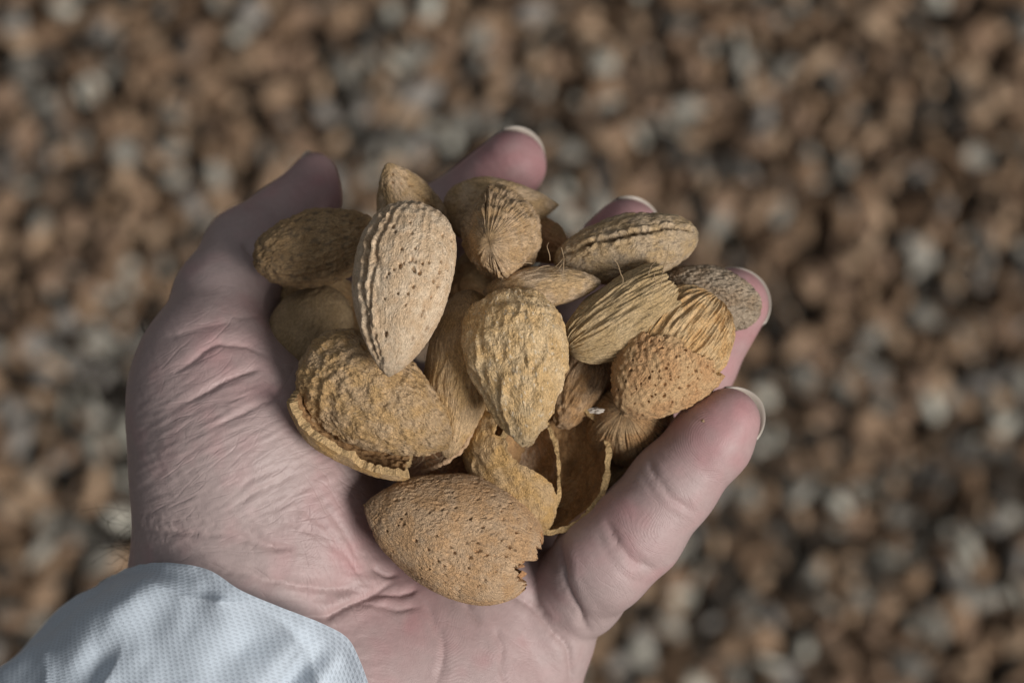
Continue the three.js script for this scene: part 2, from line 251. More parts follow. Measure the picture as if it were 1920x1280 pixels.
// one thing: its first spec is the shell, further ones are parts that sit in the same frame
function nut(name, label, base, tip, roll, specs, extra = {}) {
  const fr = shellFrame(base, tip, roll * RAD), g = new THREE.Group(); g.name = numbered(name);
  place(g, fr.C);
  for (const s of Array.isArray(specs) ? specs : [specs]) {
    const geo = shellGeometry({ L: fr.L, seed: nutSeed++, ...s }, null); geo.applyMatrix4(fr.m); geo.scale(MM, MM, MM);
    const m = new THREE.Mesh(geo, s.mat || grainMat); m.name = s.part || 'shell'; g.add(m);
  }
  if (extra.strands) {
    const rnd = rngOf(nutSeed * 77), [cx, cy, cz, n, spread, len] = extra.strands, list = [];
    for (let i = 0; i < n; i++) list.push([P(cx + (rnd() - 0.5) * spread, cy + (rnd() - 0.5) * spread * 0.3, cz).sub(fr.C), new THREE.Vector3(rnd() - 0.5, rnd() - 0.3, rnd() * 0.6), len * (0.5 + rnd())]);
    const geo = hairStrands(list, nutSeed * 5); geo.scale(MM, MM, MM); const m = new THREE.Mesh(geo, hairMat); m.name = 'loose_fibres'; m.userData.kind = 'stuff'; g.add(m);
  }
  if (extra.strip) {
    const c = new THREE.CatmullRomCurve3(extra.strip.map((q) => P(...q).sub(fr.C))), geo = new THREE.TubeGeometry(c, 60, 0.55, 8), p = geo.attributes.position;
    for (let i = 0; i < p.count; i++) { const w = 0.2 * n3(p.getX(i) * 0.7, p.getY(i) * 0.7, p.getZ(i)); p.setXYZ(i, p.getX(i) + w, p.getY(i) - w, p.getZ(i) * 1 + w); }
    geo.computeVertexNormals(); geo.scale(MM, MM, MM); const m = new THREE.Mesh(geo, stripMat); m.name = 'peeled_strip'; g.add(m);
  }
  tag(g, label, 'almond shell', 'almond shells in the hand');
  scene.add(shadows(g));
  return g;
}

// ---------------------------------------------------------------- ground and the heap far below
{
  const geo = new THREE.PlaneGeometry(8, 8, 80, 80); geo.rotateX(-Math.PI / 2);
  const p = geo.attributes.position, c = new Float32Array(p.count * 3);
  for (let i = 0; i < p.count; i++) { const f = 1 + 0.3 * n3(p.getX(i) * 3, p.getZ(i) * 3, 1); p.setY(i, 0.004 * n3(p.getX(i) * 4, p.getZ(i) * 4, 0)); c.set([0.04 * f, 0.028 * f, 0.018 * f], i * 3); }
  geo.setAttribute('color', new THREE.BufferAttribute(c, 3)); geo.computeVertexNormals();
  const m = new THREE.Mesh(geo, new THREE.MeshStandardMaterial({ vertexColors: true, roughness: 1 })); m.name = 'ground'; m.userData.kind = 'structure'; m.receiveShadow = true; scene.add(m);
}
{
  const rnd = rngOf(2024), kinds = [];
  const small = { NU: 14, NV: 18 };
  const white = (x, y, z) => { const f = 1 + 0.22 * n3(x * 0.3, y * 0.3, z * 0.3) + 0.15 * n3(x, y, z); return [f, f, f]; };
  const make = (o, s) => { const g = shellGeometry({ seed: s, color: white, inner: white, rim: [1, 1, 1], ...small, ...o }); g.scale(MM, MM, MM); return g; };
  kinds.push(make({ L: 33, W: 21, T: 15, disp: ribbed(1, 0.8) }, 1), make({ L: 30, W: 22, T: 16, disp: crusty(2, 0.8) }, 2), make({ L: 28, W: 20, T: 14, disp: netted(3, 0.7) }, 3));
  kinds.push(make({ L: 31, W: 21, T: 15, thick: 1.6, phi: (u) => [0.1 + 0.3 * n3(u * 4, 1, 1), 3.1 + 0.3 * n3(u * 4, 2, 1)] }, 4), make({ L: 26, W: 24, T: 13, thick: 1.8, phi: (u) => [0.3 + 0.5 * n3(u * 4, 5, 1), 2.4 + 0.5 * n3(u * 4, 6, 1)] }, 5), make({ L: 30, W: 20, T: 15, thick: 1.6, t1: (p) => 0.6 + jag(7, 0.08)(p) }, 6));
  const mats = (list) => list.map((c) => new THREE.MeshStandardMaterial({ color: new THREE.Color(...c), vertexColors: true, roughness: 0.92 }));
  const brown = mats([[0.24, 0.155, 0.092], [0.30, 0.2, 0.125], [0.18, 0.112, 0.065], [0.36, 0.25, 0.16], [0.26, 0.17, 0.11], [0.1, 0.065, 0.04]]);
  const grey = mats([[0.22, 0.205, 0.172], [0.31, 0.29, 0.245], [0.14, 0.128, 0.108], [0.46, 0.44, 0.37], [0.23, 0.21, 0.185], [0.05, 0.044, 0.036]]);
  // centre of the view on the ground
  const k = CAM_H / Math.cos(TILT), cx = 0, cz = CAM.z - Math.sin(TILT) * k;
  const list = [];
  for (let layer = 0; layer < 3; layer++) {
    const step = 0.0175 + layer * 0.004, R = 1.1;
    for (let x = -R; x < R; x += step) for (let z = -R; z < R; z += step) {
      const px = cx + x + (rnd() - 0.5) * step * 1.2, pz = cz + z + (rnd() - 0.5) * step * 1.2;
      if (layer && rnd() < 0.3 * layer) continue;
      const patch = n3(px * 3.2, pz * 3.2, 4);
      const greyish = rnd() < 0.38 + 0.3 * patch;
      list.push({ x: px, y: 0.005 + layer * 0.008 + rnd() * 0.006 + 0.006 * n3(px * 5, pz * 5, 8), z: pz, e: new THREE.Euler(rnd() * 6.28, rnd() * 6.28, (rnd() - 0.5) * 1.6), s: 0.55 + rnd() * 0.5, kind: Math.floor(rnd() * 6), mat: Math.floor(rnd() * 6), greyish, d: Math.max(Math.abs(px - cx) / 0.39, Math.abs(pz - cz) / 0.27), layer });
    }
  }
  const show = (q) => (q.d < 1 ? 0 : 10) + (2 - q.layer) + q.d * 0.2;
  for (const greyish of [false, true]) {
    const own = list.filter((q) => q.greyish === greyish).sort((a, b) => show(a) - show(b)), far = own.splice(300);
    for (const q of own) {
      const m = new THREE.Mesh(kinds[q.kind], (greyish ? grey : brown)[q.mat]);
      m.name = numbered(greyish ? 'fallen_hull' : 'fallen_almond_shell'); m.position.set(q.x, q.y, q.z); m.rotation.copy(q.e); m.scale.setScalar(q.s);
      tag(m, greyish ? 'grey dried almond hull lying in the blurred heap on the ground' : 'brown almond shell lying in the blurred heap on the ground', greyish ? 'almond hull' : 'almond shell', greyish ? 'grey hulls on the ground' : 'brown shells on the ground');
      scene.add(shadows(m));
    }
    const o = new THREE.Object3D(), holder = new THREE.Group();
    for (let kd = 0; kd < 6; kd++) {
      const f = far.filter((q) => q.kind === kd), im = new THREE.InstancedMesh(kinds[kd], new THREE.MeshStandardMaterial({ vertexColors: true, roughness: 0.92 }), f.length);
      f.forEach((q, i) => { o.position.set(q.x, q.y, q.z); o.rotation.copy(q.e); o.scale.setScalar(q.s); o.updateMatrix(); im.setMatrixAt(i, o.matrix); im.setColorAt(i, (greyish ? grey : brown)[q.mat].color); });
      im.name = greyish ? 'hull_bits' : 'shell_bits'; im.userData.kind = 'stuff'; im.castShadow = im.receiveShadow = true; holder.add(im);
    }
    holder.name = greyish ? 'hull_heap' : 'shell_heap'; holder.userData.kind = 'stuff'; tag(holder, greyish ? 'mass of grey hull bits spread over the ground' : 'mass of brown almond shell bits spread over the ground', 'heap'); scene.add(holder);
  }
}

// ---------------------------------------------------------------- the hand
const sminP = (a, b, k) => { const h = Math.max(k - Math.abs(a - b), 0) / k; return Math.min(a, b) - h * h * k * 0.25; };
function cone(a, b, ra, rb) {            // tapered capsule
  const ba = b.clone().sub(a), l2 = ba.dot(ba), rr = ra - rb, a2 = l2 - rr * rr, il2 = 1 / l2;
  return (x, y, z) => {
    const pax = x - a.x, pay = y - a.y, paz = z - a.z, yy = pax * ba.x + pay * ba.y + paz * ba.z, zz = yy - l2;
    const cx = pax * l2 - ba.x * yy, cy = pay * l2 - ba.y * yy, cz = paz * l2 - ba.z * yy, x2 = cx * cx + cy * cy + cz * cz, y2 = yy * yy * l2, z2 = zz * zz * l2;
    const k = Math.sign(rr) * rr * rr * x2;
    if (Math.sign(zz) * a2 * z2 > k) return Math.sqrt(x2 + z2) * il2 - rb;
    if (Math.sign(yy) * a2 * y2 < k) return Math.sqrt(x2 + y2) * il2 - ra;
    return (Math.sqrt(x2 * a2 * il2) + yy * rr) * il2 - ra;
  };
}
const ball = (c, r) => (x, y, z) => Math.hypot(x - c.x, y - c.y, z - c.z) - r;
const egg = (c, rx, ry, rz, turn = 0) => { const C = Math.cos(turn), S = Math.sin(turn); return (x, y, z) => { const dx = x - c.x, dy = y - c.y, u = (dx * C + dy * S) / rx, v = (-dx * S + dy * C) / ry, w = (z - c.z) / rz, k0 = Math.hypot(u, v, w), k1 = Math.hypot(u / rx, v / ry, w / rz); return k1 < 1e-9 ? -Math.min(rx, ry, rz) : k0 * (k0 - 1) / k1; }; };
const chain = (pts, k) => { const f = []; for (let i = 0; i < pts.length - 1; i++) f.push(cone(P(pts[i][0], pts[i][1], pts[i][2]), P(pts[i + 1][0], pts[i + 1][1], pts[i + 1][2]), pts[i][3], pts[i + 1][3])); return (x, y, z) => { let d = f[0](x, y, z); for (let i = 1; i < f.length; i++) d = sminP(d, f[i](x, y, z), k); return d; }; };

const palmParts = [
  chain([[200, 1700, -42, 26], [430, 1230, -34, 25], [480, 1060, -27, 25.5], [452, 860, -23, 22.6], [398, 735, -24, 16.5], [386, 676, -25, 12.6]], 8),   // forearm, thenar, thumb base
  chain([[420, 1450, -36, 26], [650, 1260, -30, 22], [870, 1275, -31, 21]], 8),                                                  // heel of the hand
  chain([[870, 1275, -31, 21], [925, 1130, -32, 17], [930, 1010, -44, 15]], 8),
  chain([[620, 1160, -42, 20], [640, 700, -64, 14]], 8),
  chain([[680, 1160, -44, 20], [770, 800, -66, 14]], 8),
  chain([[760, 1180, -42, 20], [890, 900, -62, 14]], 8),
  chain([[430, 740, -42, 13], [640, 690, -64, 13]], 8),
  chain([[560, 1040, -40, 20], [600, 880, -40, 15]], 8),
  egg(P(585, 1000, -20), 13, 19, 15, -0.35),
  egg(P(660, 1240, -53), 51, 37, 50.5, 0),
];
const thumb = chain([[386, 676, -25, 12.6], [425, 560, -36, 11.3], [466, 470, -44, 9.6], [535, 415, -50, 8.3], [578, 372, -53, 6.9], [590, 328, -55, 5.2]], 4);
const thumbPad = chain([[470, 480, -50, 8.6], [550, 400, -60, 7.6], [590, 350, -63, 5.5]], 4);
const index = chain([[960, 310, -50, 8.0], [835, 415, -57, 8.8], [710, 560, -64, 10], [640, 690, -66, 12]], 3);
const middle = chain([[1175, 440, -40, 8.1], [1080, 540, -48, 9], [910, 720, -60, 10], [770, 800, -66, 12]], 3);
const ring = chain([[1372, 571, -30, 8.2], [1300, 682, -36, 9.2], [1120, 860, -50, 10], [890, 900, -62, 12]], 3);
const pinky = chain([[1364, 789, -9, 7.0], [1334, 826, -10, 8.5], [1262, 910, -11, 9.2], [1192, 997, -12, 10.1], [1130, 1053, -13, 10.5], [1082, 1108, -22, 10.2], [1010, 1160, -38, 10]], 2.5);
const band = chain([[955, 1060, -36, 10], [1012, 1178, -27, 11.5], [980, 1290, -30, 13]], 5);
function handField(x, y, z) {
  let d = palmParts[0](x, y, z);
  for (let i = 1; i < palmParts.length; i++) d = sminP(d, palmParts[i](x, y, z), 9);
  d = sminP(d, sminP(thumb(x, y, z), thumbPad(x, y, z), 4), 5);
  let fi = Math.min(index(x, y, z), middle(x, y, z), ring(x, y, z));
  d = sminP(d, fi, 4);
  d = sminP(d, band(x, y, z), 1.6);
  return sminP(d, pinky(x, y, z), 1.1);
}
// surface nets over a box, skipping blocks the surface does not cross
function surfaceNets(f, lo, hi, h) {
  const n = [0, 1, 2].map((i) => Math.ceil((hi[i] - lo[i]) / h) + 1), B = 8, sx = 1, sy = n[0], sz = n[0] * n[1];
  const v = new Float32Array(n[0] * n[1] * n[2]).fill(1e3), diag = B * h * 0.9 + 1;
  for (let bz = 0; bz < n[2]; bz += B) for (let by = 0; by < n[1]; by += B) for (let bx = 0; bx < n[0]; bx += B) {
    const c = f(lo[0] + (bx + B / 2) * h, lo[1] + (by + B / 2) * h, lo[2] + (bz + B / 2) * h), far = Math.abs(c) > diag * 1.25;
    for (let z = bz; z < Math.min(bz + B, n[2]); z++) for (let y = by; y < Math.min(by + B, n[1]); y++) for (let x = bx; x < Math.min(bx + B, n[0]); x++) v[x + y * sy + z * sz] = far ? c : f(lo[0] + x * h, lo[1] + y * h, lo[2] + z * h);
  }
  const id = new Int32Array(v.length).fill(-1), pos = [], idx = [];
  for (let z = 0; z < n[2] - 1; z++) for (let y = 0; y < n[1] - 1; y++) for (let x = 0; x < n[0] - 1; x++) {
    const k = x + y * sy + z * sz; let inside = 0; const g = [];
    for (let c = 0; c < 8; c++) { const q = v[k + (c & 1) * sx + ((c >> 1) & 1) * sy + ((c >> 2) & 1) * sz]; g.push(q); if (q < 0) inside++; }
    if (!inside || inside === 8) continue;
    let px = 0, py = 0, pz = 0, m = 0;
    for (let a = 0; a < 8; a++) for (const e of [1, 2, 4]) { const b = a | e; if (b === a || g[a] < 0 === g[b] < 0) continue; const t = g[a] / (g[a] - g[b]); px += (a & 1) + (e === 1 ? t : 0); py += ((a >> 1) & 1) + (e === 2 ? t : 0); pz += ((a >> 2) & 1) + (e === 4 ? t : 0); m++; }
    id[k] = pos.length / 3; pos.push(lo[0] + (x + px / m) * h, lo[1] + (y + py / m) * h, lo[2] + (z + pz / m) * h);
  }
  for (let z = 1; z < n[2] - 1; z++) for (let y = 1; y < n[1] - 1; y++) for (let x = 1; x < n[0] - 1; x++) {
    const k = x + y * sy + z * sz, s = v[k] < 0;
    for (const [e, a, b] of [[sx, sy, sz], [sy, sz, sx], [sz, sx, sy]]) {
      if (s === (v[k + e] < 0)) continue;
      const p = id[k - a - b], q = id[k - b], r = id[k], t = id[k - a];
      if (p < 0 || q < 0 || r < 0 || t < 0) continue;
      if (s) idx.push(p, q, r, p, r, t); else idx.push(p, r, q, p, t, r);
    }
  }
  const g = new THREE.BufferGeometry(); g.setAttribute('position', new THREE.BufferAttribute(new Float32Array(pos), 3)); g.setIndex(idx); return g;
}
// lines of the palm: photo pixels, depth and half-width in mm
const creases = [
  [[331, 757], [397, 726], [445, 700], [484, 687], 0.75, 0.7], [[318, 704], [375, 665], [406, 645], [462, 647], [502, 669], 0.6, 0.9], [[392, 805], [445, 779], [489, 759], [537, 744], 0.45, 0.55],
  [[449, 914], [497, 888], [550, 862], 0.3, 0.5], [[436, 949], [506, 910], [563, 884], 0.4, 0.55], [[244, 993], [331, 997], [410, 1000], [445, 1006], [506, 1024], [550, 1026], 0.7, 0.9],
  [[265, 967], [375, 980], [462, 991], [506, 1019], [600, 1040], 0.4, 0.7], [[330, 1052], [419, 1068], [506, 1085], [594, 1107], [640, 1104], [690, 1108], 0.9, 1.1], [[500, 970], [560, 985], [610, 1010], [650, 1050], 0.35, 0.6],
  [[540, 930], [600, 980], [650, 1040], [690, 1100], 0.35, 0.5], [[590, 920], [640, 990], [680, 1060], 0.3, 0.5],
  [[560, 1160], [607, 1160], [669, 1128], [699, 1113], [735, 1088], 1.2, 0.9], [[699, 1113], [750, 1111], [786, 1106], 0.6, 0.6], [[669, 1128], [740, 1140], [790, 1135], 0.4, 0.6], [[700, 1060], [720, 1075], [745, 1078], 0.8, 0.8],
  [[868, 1112], [880, 1140], [903, 1168], 0.5, 0.8], [[793, 1117], [812, 1150], [830, 1197], [832, 1252], [815, 1290], 0.4, 0.7], [[925, 1175], [943, 1215], [946, 1290], 0.35, 0.6],
  [[940, 1100], [960, 1110], [1016, 1150], [1060, 1208], [1074, 1252], [1070, 1300], 0.8, 0.8],
  [[1049, 1010], [1052, 1050], [1058, 1085], [1080, 1138], [1113, 1196], 1.1, 0.9],
  [[1136, 969], [1157, 1021], [1192, 1056], [1240, 1070], 0.6, 0.9], [[1120, 1000], [1140, 1045], [1180, 1085], [1222, 1100], 0.2, 0.7], [[1214, 851], [1232, 899], [1262, 934], [1310, 962], 0.5, 0.8], [[1200, 880], [1222, 925], [1252, 958], [1295, 980], 0.2, 0.7],
  [[454, 452], [480, 479], [502, 512], 0.9, 0.9], [[430, 600], [480, 590], [520, 600], 0.25, 0.8], [[300, 640], [380, 610], [450, 605], 0.2, 0.8],
].map((c) => { const wide = c.pop(), deep = c.pop(), xs = c.map((p) => p[0]), ys = c.map((p) => p[1]); return { pts: c, deep, wide, x0: Math.min(...xs) - 40, x1: Math.max(...xs) + 40, y0: Math.min(...ys) - 40, y1: Math.max(...ys) + 40 }; });
function creaseAt(px, py) {
  let s = 0;
  const wx = px + 4 * n3(px * 0.012, py * 0.012, 3) + 1.5 * n3(px * 0.05, py * 0.05, 3), wy = py + 4 * n3(px * 0.012, py * 0.012, 7) + 1.5 * n3(px * 0.05, py * 0.05, 7);
  for (const c of creases) {
    if (px < c.x0 || px > c.x1 || py < c.y0 || py > c.y1) continue;
    let best = 1e9, at = 0; const m = c.pts.length - 1;
    for (let i = 0; i < m; i++) { const [ax, ay] = c.pts[i], [bx, by] = c.pts[i + 1], dx = bx - ax, dy = by - ay, t = clamp(((wx - ax) * dx + (wy - ay) * dy) / (dx * dx + dy * dy), 0, 1), d = Math.hypot(wx - ax - dx * t, wy - ay - dy * t); if (d < best) { best = d; at = (i + t) / m; } }
    const mm = best / PXMM, e = Math.min(1, Math.min(at, 1 - at) * 5 + 0.1);
    s -= e * c.deep * (0.55 * Math.exp(-((mm / (c.wide * 0.55)) ** 2)) + 0.45 * Math.exp(-((mm / (c.wide * 1.7)) ** 2)) - 0.16 * Math.exp(-(((mm - c.wide * 2.2) / (c.wide * 1.4)) ** 2)));
  }
  return s;
}
const person = new THREE.Group(); person.name = 'person';
const handAnchor = P(600, 1100, -40); place(person, handAnchor);
{
  const geo = surfaceNets(handField, [-112, -112, -96], [62, 50, 4], 0.55);
  geo.computeVertexNormals();
  const p = geo.attributes.position, n = geo.attributes.normal, col = new Float32Array(p.count * 3), uv = new Float32Array(p.count * 2);
  for (let i = 0; i < p.count; i++) {
    const x = p.getX(i), y = p.getY(i), z = p.getZ(i), nx = n.getX(i), ny = n.getY(i), nz = n.getZ(i), [px, py] = toPx(x, y, z);
    const front = sst(0.05, 0.4, nz);
    let d = 0;
    if (front > 0) d += front * creaseAt(px, py);
    const thenar = sst(640, 760, py) * sst(760, 660, px), wr = sst(960, 1060, py);
    const a = lerp(0.42, -0.12, wr), u = x * Math.cos(a) + y * Math.sin(a), v = -x * Math.sin(a) + y * Math.cos(a);
    d += front * thenar * (0.17 * (Math.abs(n3(u * 0.07, v * 0.4, 2)) - 0.4) + 0.08 * n3(u * 0.15, v * 1.0, 5));
    const c2 = x * 0.8 + y * 0.6, s2 = -x * 0.6 + y * 0.8;
    d += front * (0.05 * n3(c2 * 0.5, s2 * 0.16, 9) + 0.16 * fbm(x * 0.09, y * 0.09, z * 0.09, 2));
    p.setXYZ(i, x + nx * d, y + ny * d, z + nz * d);
    uv[i * 2] = (x - SK.x) / SK.w; uv[i * 2 + 1] = (y - SK.y) / SK.w;
    // flushed fingertips, pale mottled palm
    const tip = (cx, cy, r) => Math.exp(-(((px - cx) ** 2 + (py - cy) ** 2) / (r * r)));
    const flush = clamp(0.85 * tip(1350, 815, 100) + 1.0 * tip(1190, 430, 130) + 1.0 * tip(970, 300, 140) + 1.0 * tip(1400, 590, 120) + 0.6 * tip(600, 350, 100) + 0.45 * tip(1180, 1010, 100) + 0.45 * tip(740, 1140, 150) + 0.4 * tip(430, 680, 110) + 0.3 * tip(640, 990, 110) + 0.3 * tip(980, 1240, 120), 0, 1) * (0.85 + 0.3 * n3(x * 0.15, y * 0.15, 3));
    const mott = fbm(x * 0.07 + 4, y * 0.07, z * 0.07, 3), f2 = 1 + 0.05 * n3(x * 0.8, y * 0.8, z * 0.8) + 0.06 * mott;
    const base = [0.375, 0.3, 0.285], red = [0.40, 0.215, 0.218], m = clamp(0.06 + flush + 0.5 * Math.max(0, mott), 0, 1);
    col.set([0, 1, 2].map((k) => lerp(base[k], red[k], m) * f2), i * 3);
  }
  geo.setAttribute('color', new THREE.BufferAttribute(col, 3)); geo.setAttribute('uv', new THREE.BufferAttribute(uv, 2));
  geo.translate(-handAnchor.x, -handAnchor.y, -handAnchor.z); geo.scale(MM, MM, MM); geo.computeVertexNormals();
  const m = new THREE.Mesh(geo, skinMat); m.name = 'hand'; person.add(m);
}
// nails: curved plates on the far side of the fingertips, their free edge just past the tip
function nail(c, r, dirPx, backTilt, len, past) {
  const C = P(...c), dir = new THREE.Vector3(dirPx[0], -dirPx[1], dirPx[2] || 0).normalize(), back0 = new THREE.Vector3(...backTilt).normalize(), back = back0.addScaledVector(dir, -back0.dot(dir)).normalize(), side = dir.clone().cross(back);
  const NA = 22, NB = 16, ps = [], id = [];
  for (let lay = 0; lay < 2; lay++) for (let i = 0; i <= NA; i++) for (let j = 0; j <= NB; j++) {
    const a = (i / NA * 2 - 1) * 1.15, b = j / NB, R = r + 0.25 - lay * 0.5;
    const along = lerp(-len, (r * 0.86 + past) * Math.cos(a * 0.98), b);
    const drop = Math.max(0, along - r * 0.1) ** 2 * 0.035;
    const v = C.clone().addScaledVector(dir, along).addScaledVector(side, Math.sin(a) * R).addScaledVector(back, Math.cos(a) * R * 0.82 - drop);
    ps.push((v.x - handAnchor.x) * MM, (v.y - handAnchor.y) * MM, (v.z - handAnchor.z) * MM);
  }
  const nb = NB + 1, off = (NA + 1) * nb;
  for (let i = 0; i < NA; i++) for (let j = 0; j < NB; j++) { const p = i * nb + j; id.push(p, p + nb, p + 1, p + 1, p + nb, p + nb + 1, off + p, off + p + 1, off + p + nb, off + p + 1, off + p + nb + 1, off + p + nb); }
  for (let i = 0; i < NA; i++) for (const j of [0, NB]) { const p = i * nb + j, q = p + nb; id.push(p, q, off + p, q, off + q, off + p); }
  for (let j = 0; j < NB; j++) for (const i of [0, NA]) { const p = i * nb + j, q = p + 1; id.push(p, q, off + p, q, off + q, off + p); }
  const g = new THREE.BufferGeometry(); g.setAttribute('position', new THREE.BufferAttribute(new Float32Array(ps), 3)); g.setIndex(id); g.computeVertexNormals();
  const m = new THREE.Mesh(g, nailMat); m.name = 'fingernail'; person.add(m);
}
nail([960, 310, -50], 8.0, [55, -46, -0], [-0.1, 0.35, -1], 6, 2.2);
nail([1175, 440, -40], 8.1, [56, -46], [0.1, 0.3, -1], 6, 2.0);
nail([1372, 571, -30], 8.2, [60, -44], [0.45, 0.2, -1], 6, 2.2);
nail([1364, 789, -9], 7.0, [60, -36], [0.5, 0.15, -1], 5, 2.6);
nail([588, 345, -56], 6.0, [18, -60], [-1, 0.2, -0.3], 8, 2.0);

// sleeve: cloth tube from a wavy hem round the wrist down to the elbow side
{
  const hem = [[192, 1097, -46], [222, 1077, -30], [262, 1061, -13], [330, 1057, 1], [395, 1070, 7], [452, 1106, 9], [530, 1139, 8], [600, 1166, 6], [650, 1194, 5], [674, 1238, 4], [692, 1290, 2], [706, 1345, -3], [712, 1410, -26], [680, 1450, -54], [520, 1370, -78], [320, 1220, -74], [220, 1120, -56]].map((p) => P(...p));
  const curve = new THREE.CatmullRomCurve3(hem, true, 'centripetal'), far = P(-345, 1925, -85), ax = new THREE.Vector3(-0.66, -0.75, 0).normalize(), wid = new THREE.Vector3(-0.75, 0.66, 0);
  const NT = 420, NS = 170, ps = [], uv = [], id = []; let arc = 0;
  const folds = [[[[228, 1086], [160, 1150], [90, 1200], [20, 1270]], 1.6, 2.2], [[[415, 1128], [470, 1132], [530, 1165], [575, 1215], [600, 1300]], 1.5, 2.0], [[[280, 1092], [340, 1118], [415, 1128]], 1.3, 1.6], [[[92, 1230], [84, 1300]], 1.4, 1.2], [[[560, 1225], [505, 1300]], 1.2, 1.6], [[[190, 1180], [150, 1300]], -1.2, 3]];
  const pts = curve.getPoints(NT), hemC = P(450, 1230, -32);
  for (let i = 0; i <= NT; i++) {
    const h = pts[i]; if (i) arc += h.distanceTo(pts[i - 1]);
    const rel = h.clone().sub(hemC), w = rel.dot(wid), ang = Math.atan2(rel.z, w);
    const F = far.clone().addScaledVector(wid, Math.cos(ang) * 44).add(new THREE.Vector3(0, 0, Math.sin(ang) * 44));
    const outw = new THREE.Vector3(0, 0, Math.sin(ang)).addScaledVector(wid, Math.cos(ang));
    for (let j = 0; j <= NS; j++) {
      const s = (j / NS) ** 1.25, v = h.clone().lerp(F, s), len = s * h.distanceTo(F), th = i / NT * Math.PI * 2;
      const on = sst(0, 10, len);
      let d = on * (2.2 * n3(Math.cos(th) * 1.6, Math.sin(th) * 1.6, len * 0.02 + 2) + 1.5 * (ridge(Math.cos(th) * 1.7 + len * 0.016, Math.sin(th) * 1.7, len * 0.012 + 5) - 0.6) + 0.5 * n3(v.x * 0.06, v.y * 0.06, 3)) + 2.0 * Math.exp(-(((len - 16) / 9) ** 2)) * (0.5 + 0.5 * n3(th * 1.2, 4, 1));
      d += 0.18 * n3(v.x * 0.16, v.y * 0.16, v.z * 0.16) - (1 - on) * 0.4;
      if (outw.z > 0.1) { const [qx, qy] = toPx(v.x, v.y, v.z); for (const [pl, amp, wd] of folds) { let best = 1e9; for (let q = 0; q < pl.length - 1; q++) { const [ax0, ay0] = pl[q], dx = pl[q + 1][0] - ax0, dy = pl[q + 1][1] - ay0, tq = clamp(((qx - ax0) * dx + (qy - ay0) * dy) / (dx * dx + dy * dy), 0, 1); best = Math.min(best, Math.hypot(qx - ax0 - dx * tq, qy - ay0 - dy * tq)); } d += amp * sst(0, 6, len) * Math.exp(-best / PXMM / wd); } }
      d += 0.9 * Math.exp(-((len / 2.2) ** 2));
      v.addScaledVector(outw, d);
      ps.push((v.x - handAnchor.x) * MM, (v.y - handAnchor.y) * MM, (v.z - handAnchor.z) * MM); uv.push(arc / 19, len / 19);
    }
  }
  const n = NS + 1; for (let i = 0; i < NT; i++) for (let j = 0; j < NS; j++) { const p = i * n + j; id.push(p, p + 1, p + n, p + 1, p + n + 1, p + n); }
  const g = new THREE.BufferGeometry(); g.setAttribute('position', new THREE.BufferAttribute(new Float32Array(ps), 3)); g.setAttribute('uv', new THREE.BufferAttribute(new Float32Array(uv), 2)); g.setIndex(id); g.computeVertexNormals();
  const m = new THREE.Mesh(g, clothMat); m.name = 'sleeve'; m.userData.label = 'white embossed non-woven sleeve cuff'; person.add(m);
}
{
  const rnd = rngOf(5), list = [];
  for (let i = 0; i < 26; i++) { const py = 955 + rnd() * 105, p = P(238 + rnd() * 10, py, -30 - rnd() * 16).sub(handAnchor); list.push([p, new THREE.Vector3(-1, 0.6 - rnd() * 1.6, rnd() - 0.6), 4 + rnd() * 7]); }
  for (let i = 0; i < 10; i++) { const py = 500 + rnd() * 460, p = P(252 + Math.max(0, 640 - py) * 0.55 + 12, py, -32).sub(handAnchor); list.push([p, new THREE.Vector3(-0.6, 0.9, 0), 2 + rnd() * 3]); }
  const g = hairStrands(list, 9, 0.042); g.scale(MM, MM, MM); const m = new THREE.Mesh(g, armHairMat); m.name = 'arm_hair'; m.userData.kind = 'stuff'; person.add(m);
}
tag(person, 'bare open hand cupping a pile of almond shells, wrist in a white sleeve', 'person'); scene.add(shadows(person));

// ---------------------------------------------------------------- the shells in the hand
const HI = { NU: 210, NV: 300 }, MID = { NU: 140, NV: 210 }, LO = { NU: 90, NV: 140 };
const T_ = (A, B, o) => { const s = nutSeed; return toned(A, B, { seed: s, ...o }); };
nut('pitted_almond', 'pale whole almond shell with round pits and ragged side seam, atop the pile', [784, 384, -2], [728, 706, 10], -14, { W: 21, T: 17, a: 0.44, b: 0.74, bend: -0.03, ...HI, pits: [62, 0.3, 0.62, 1.1, 0.18, 0.93, 0.15, 2.25], disp: sum((x, y, z) => rough(x, y, z, 3, 0.2), seam(150 * RAD, 1.5, 0.55, 2), seam(137 * RAD, 0.7, 0.35, 6), (x, y, z, t, ph) => 0.3 * sst(0.5, 0.08, t) * n3(x * 0.06, y * 0.55, z * 0.55) + 0.28 * Math.exp(-((wrap(ph - 2.45) / 0.3) ** 2)) * n3(x * 0.08, y * 0.9, z * 0.9)), color: T_(PALE, PALE2, { speck: 0.08, patch: 0.2, stain: 0.25, stainCol: [0.36, 0.21, 0.11] }) });
nut('ribbed_almond', 'yellow tan almond shell with wavy ridges and chipped tip, in mid pile', [950, 548, -4], [993, 844, 8], 6, { W: 22, T: 16, a: 0.4, b: 0.88, lump: 0.09, ...HI, disp: sum(ribbed(5, 0.8, 0.17, 0.03), crusty(8, 0.3), (x, y, z, t, ph) => -1.6 * sst(0.965, 0.99, t)), color: T_([0.56, 0.405, 0.225], [0.52, 0.345, 0.16], { speck: 0.16, flake: 0.75 }) });
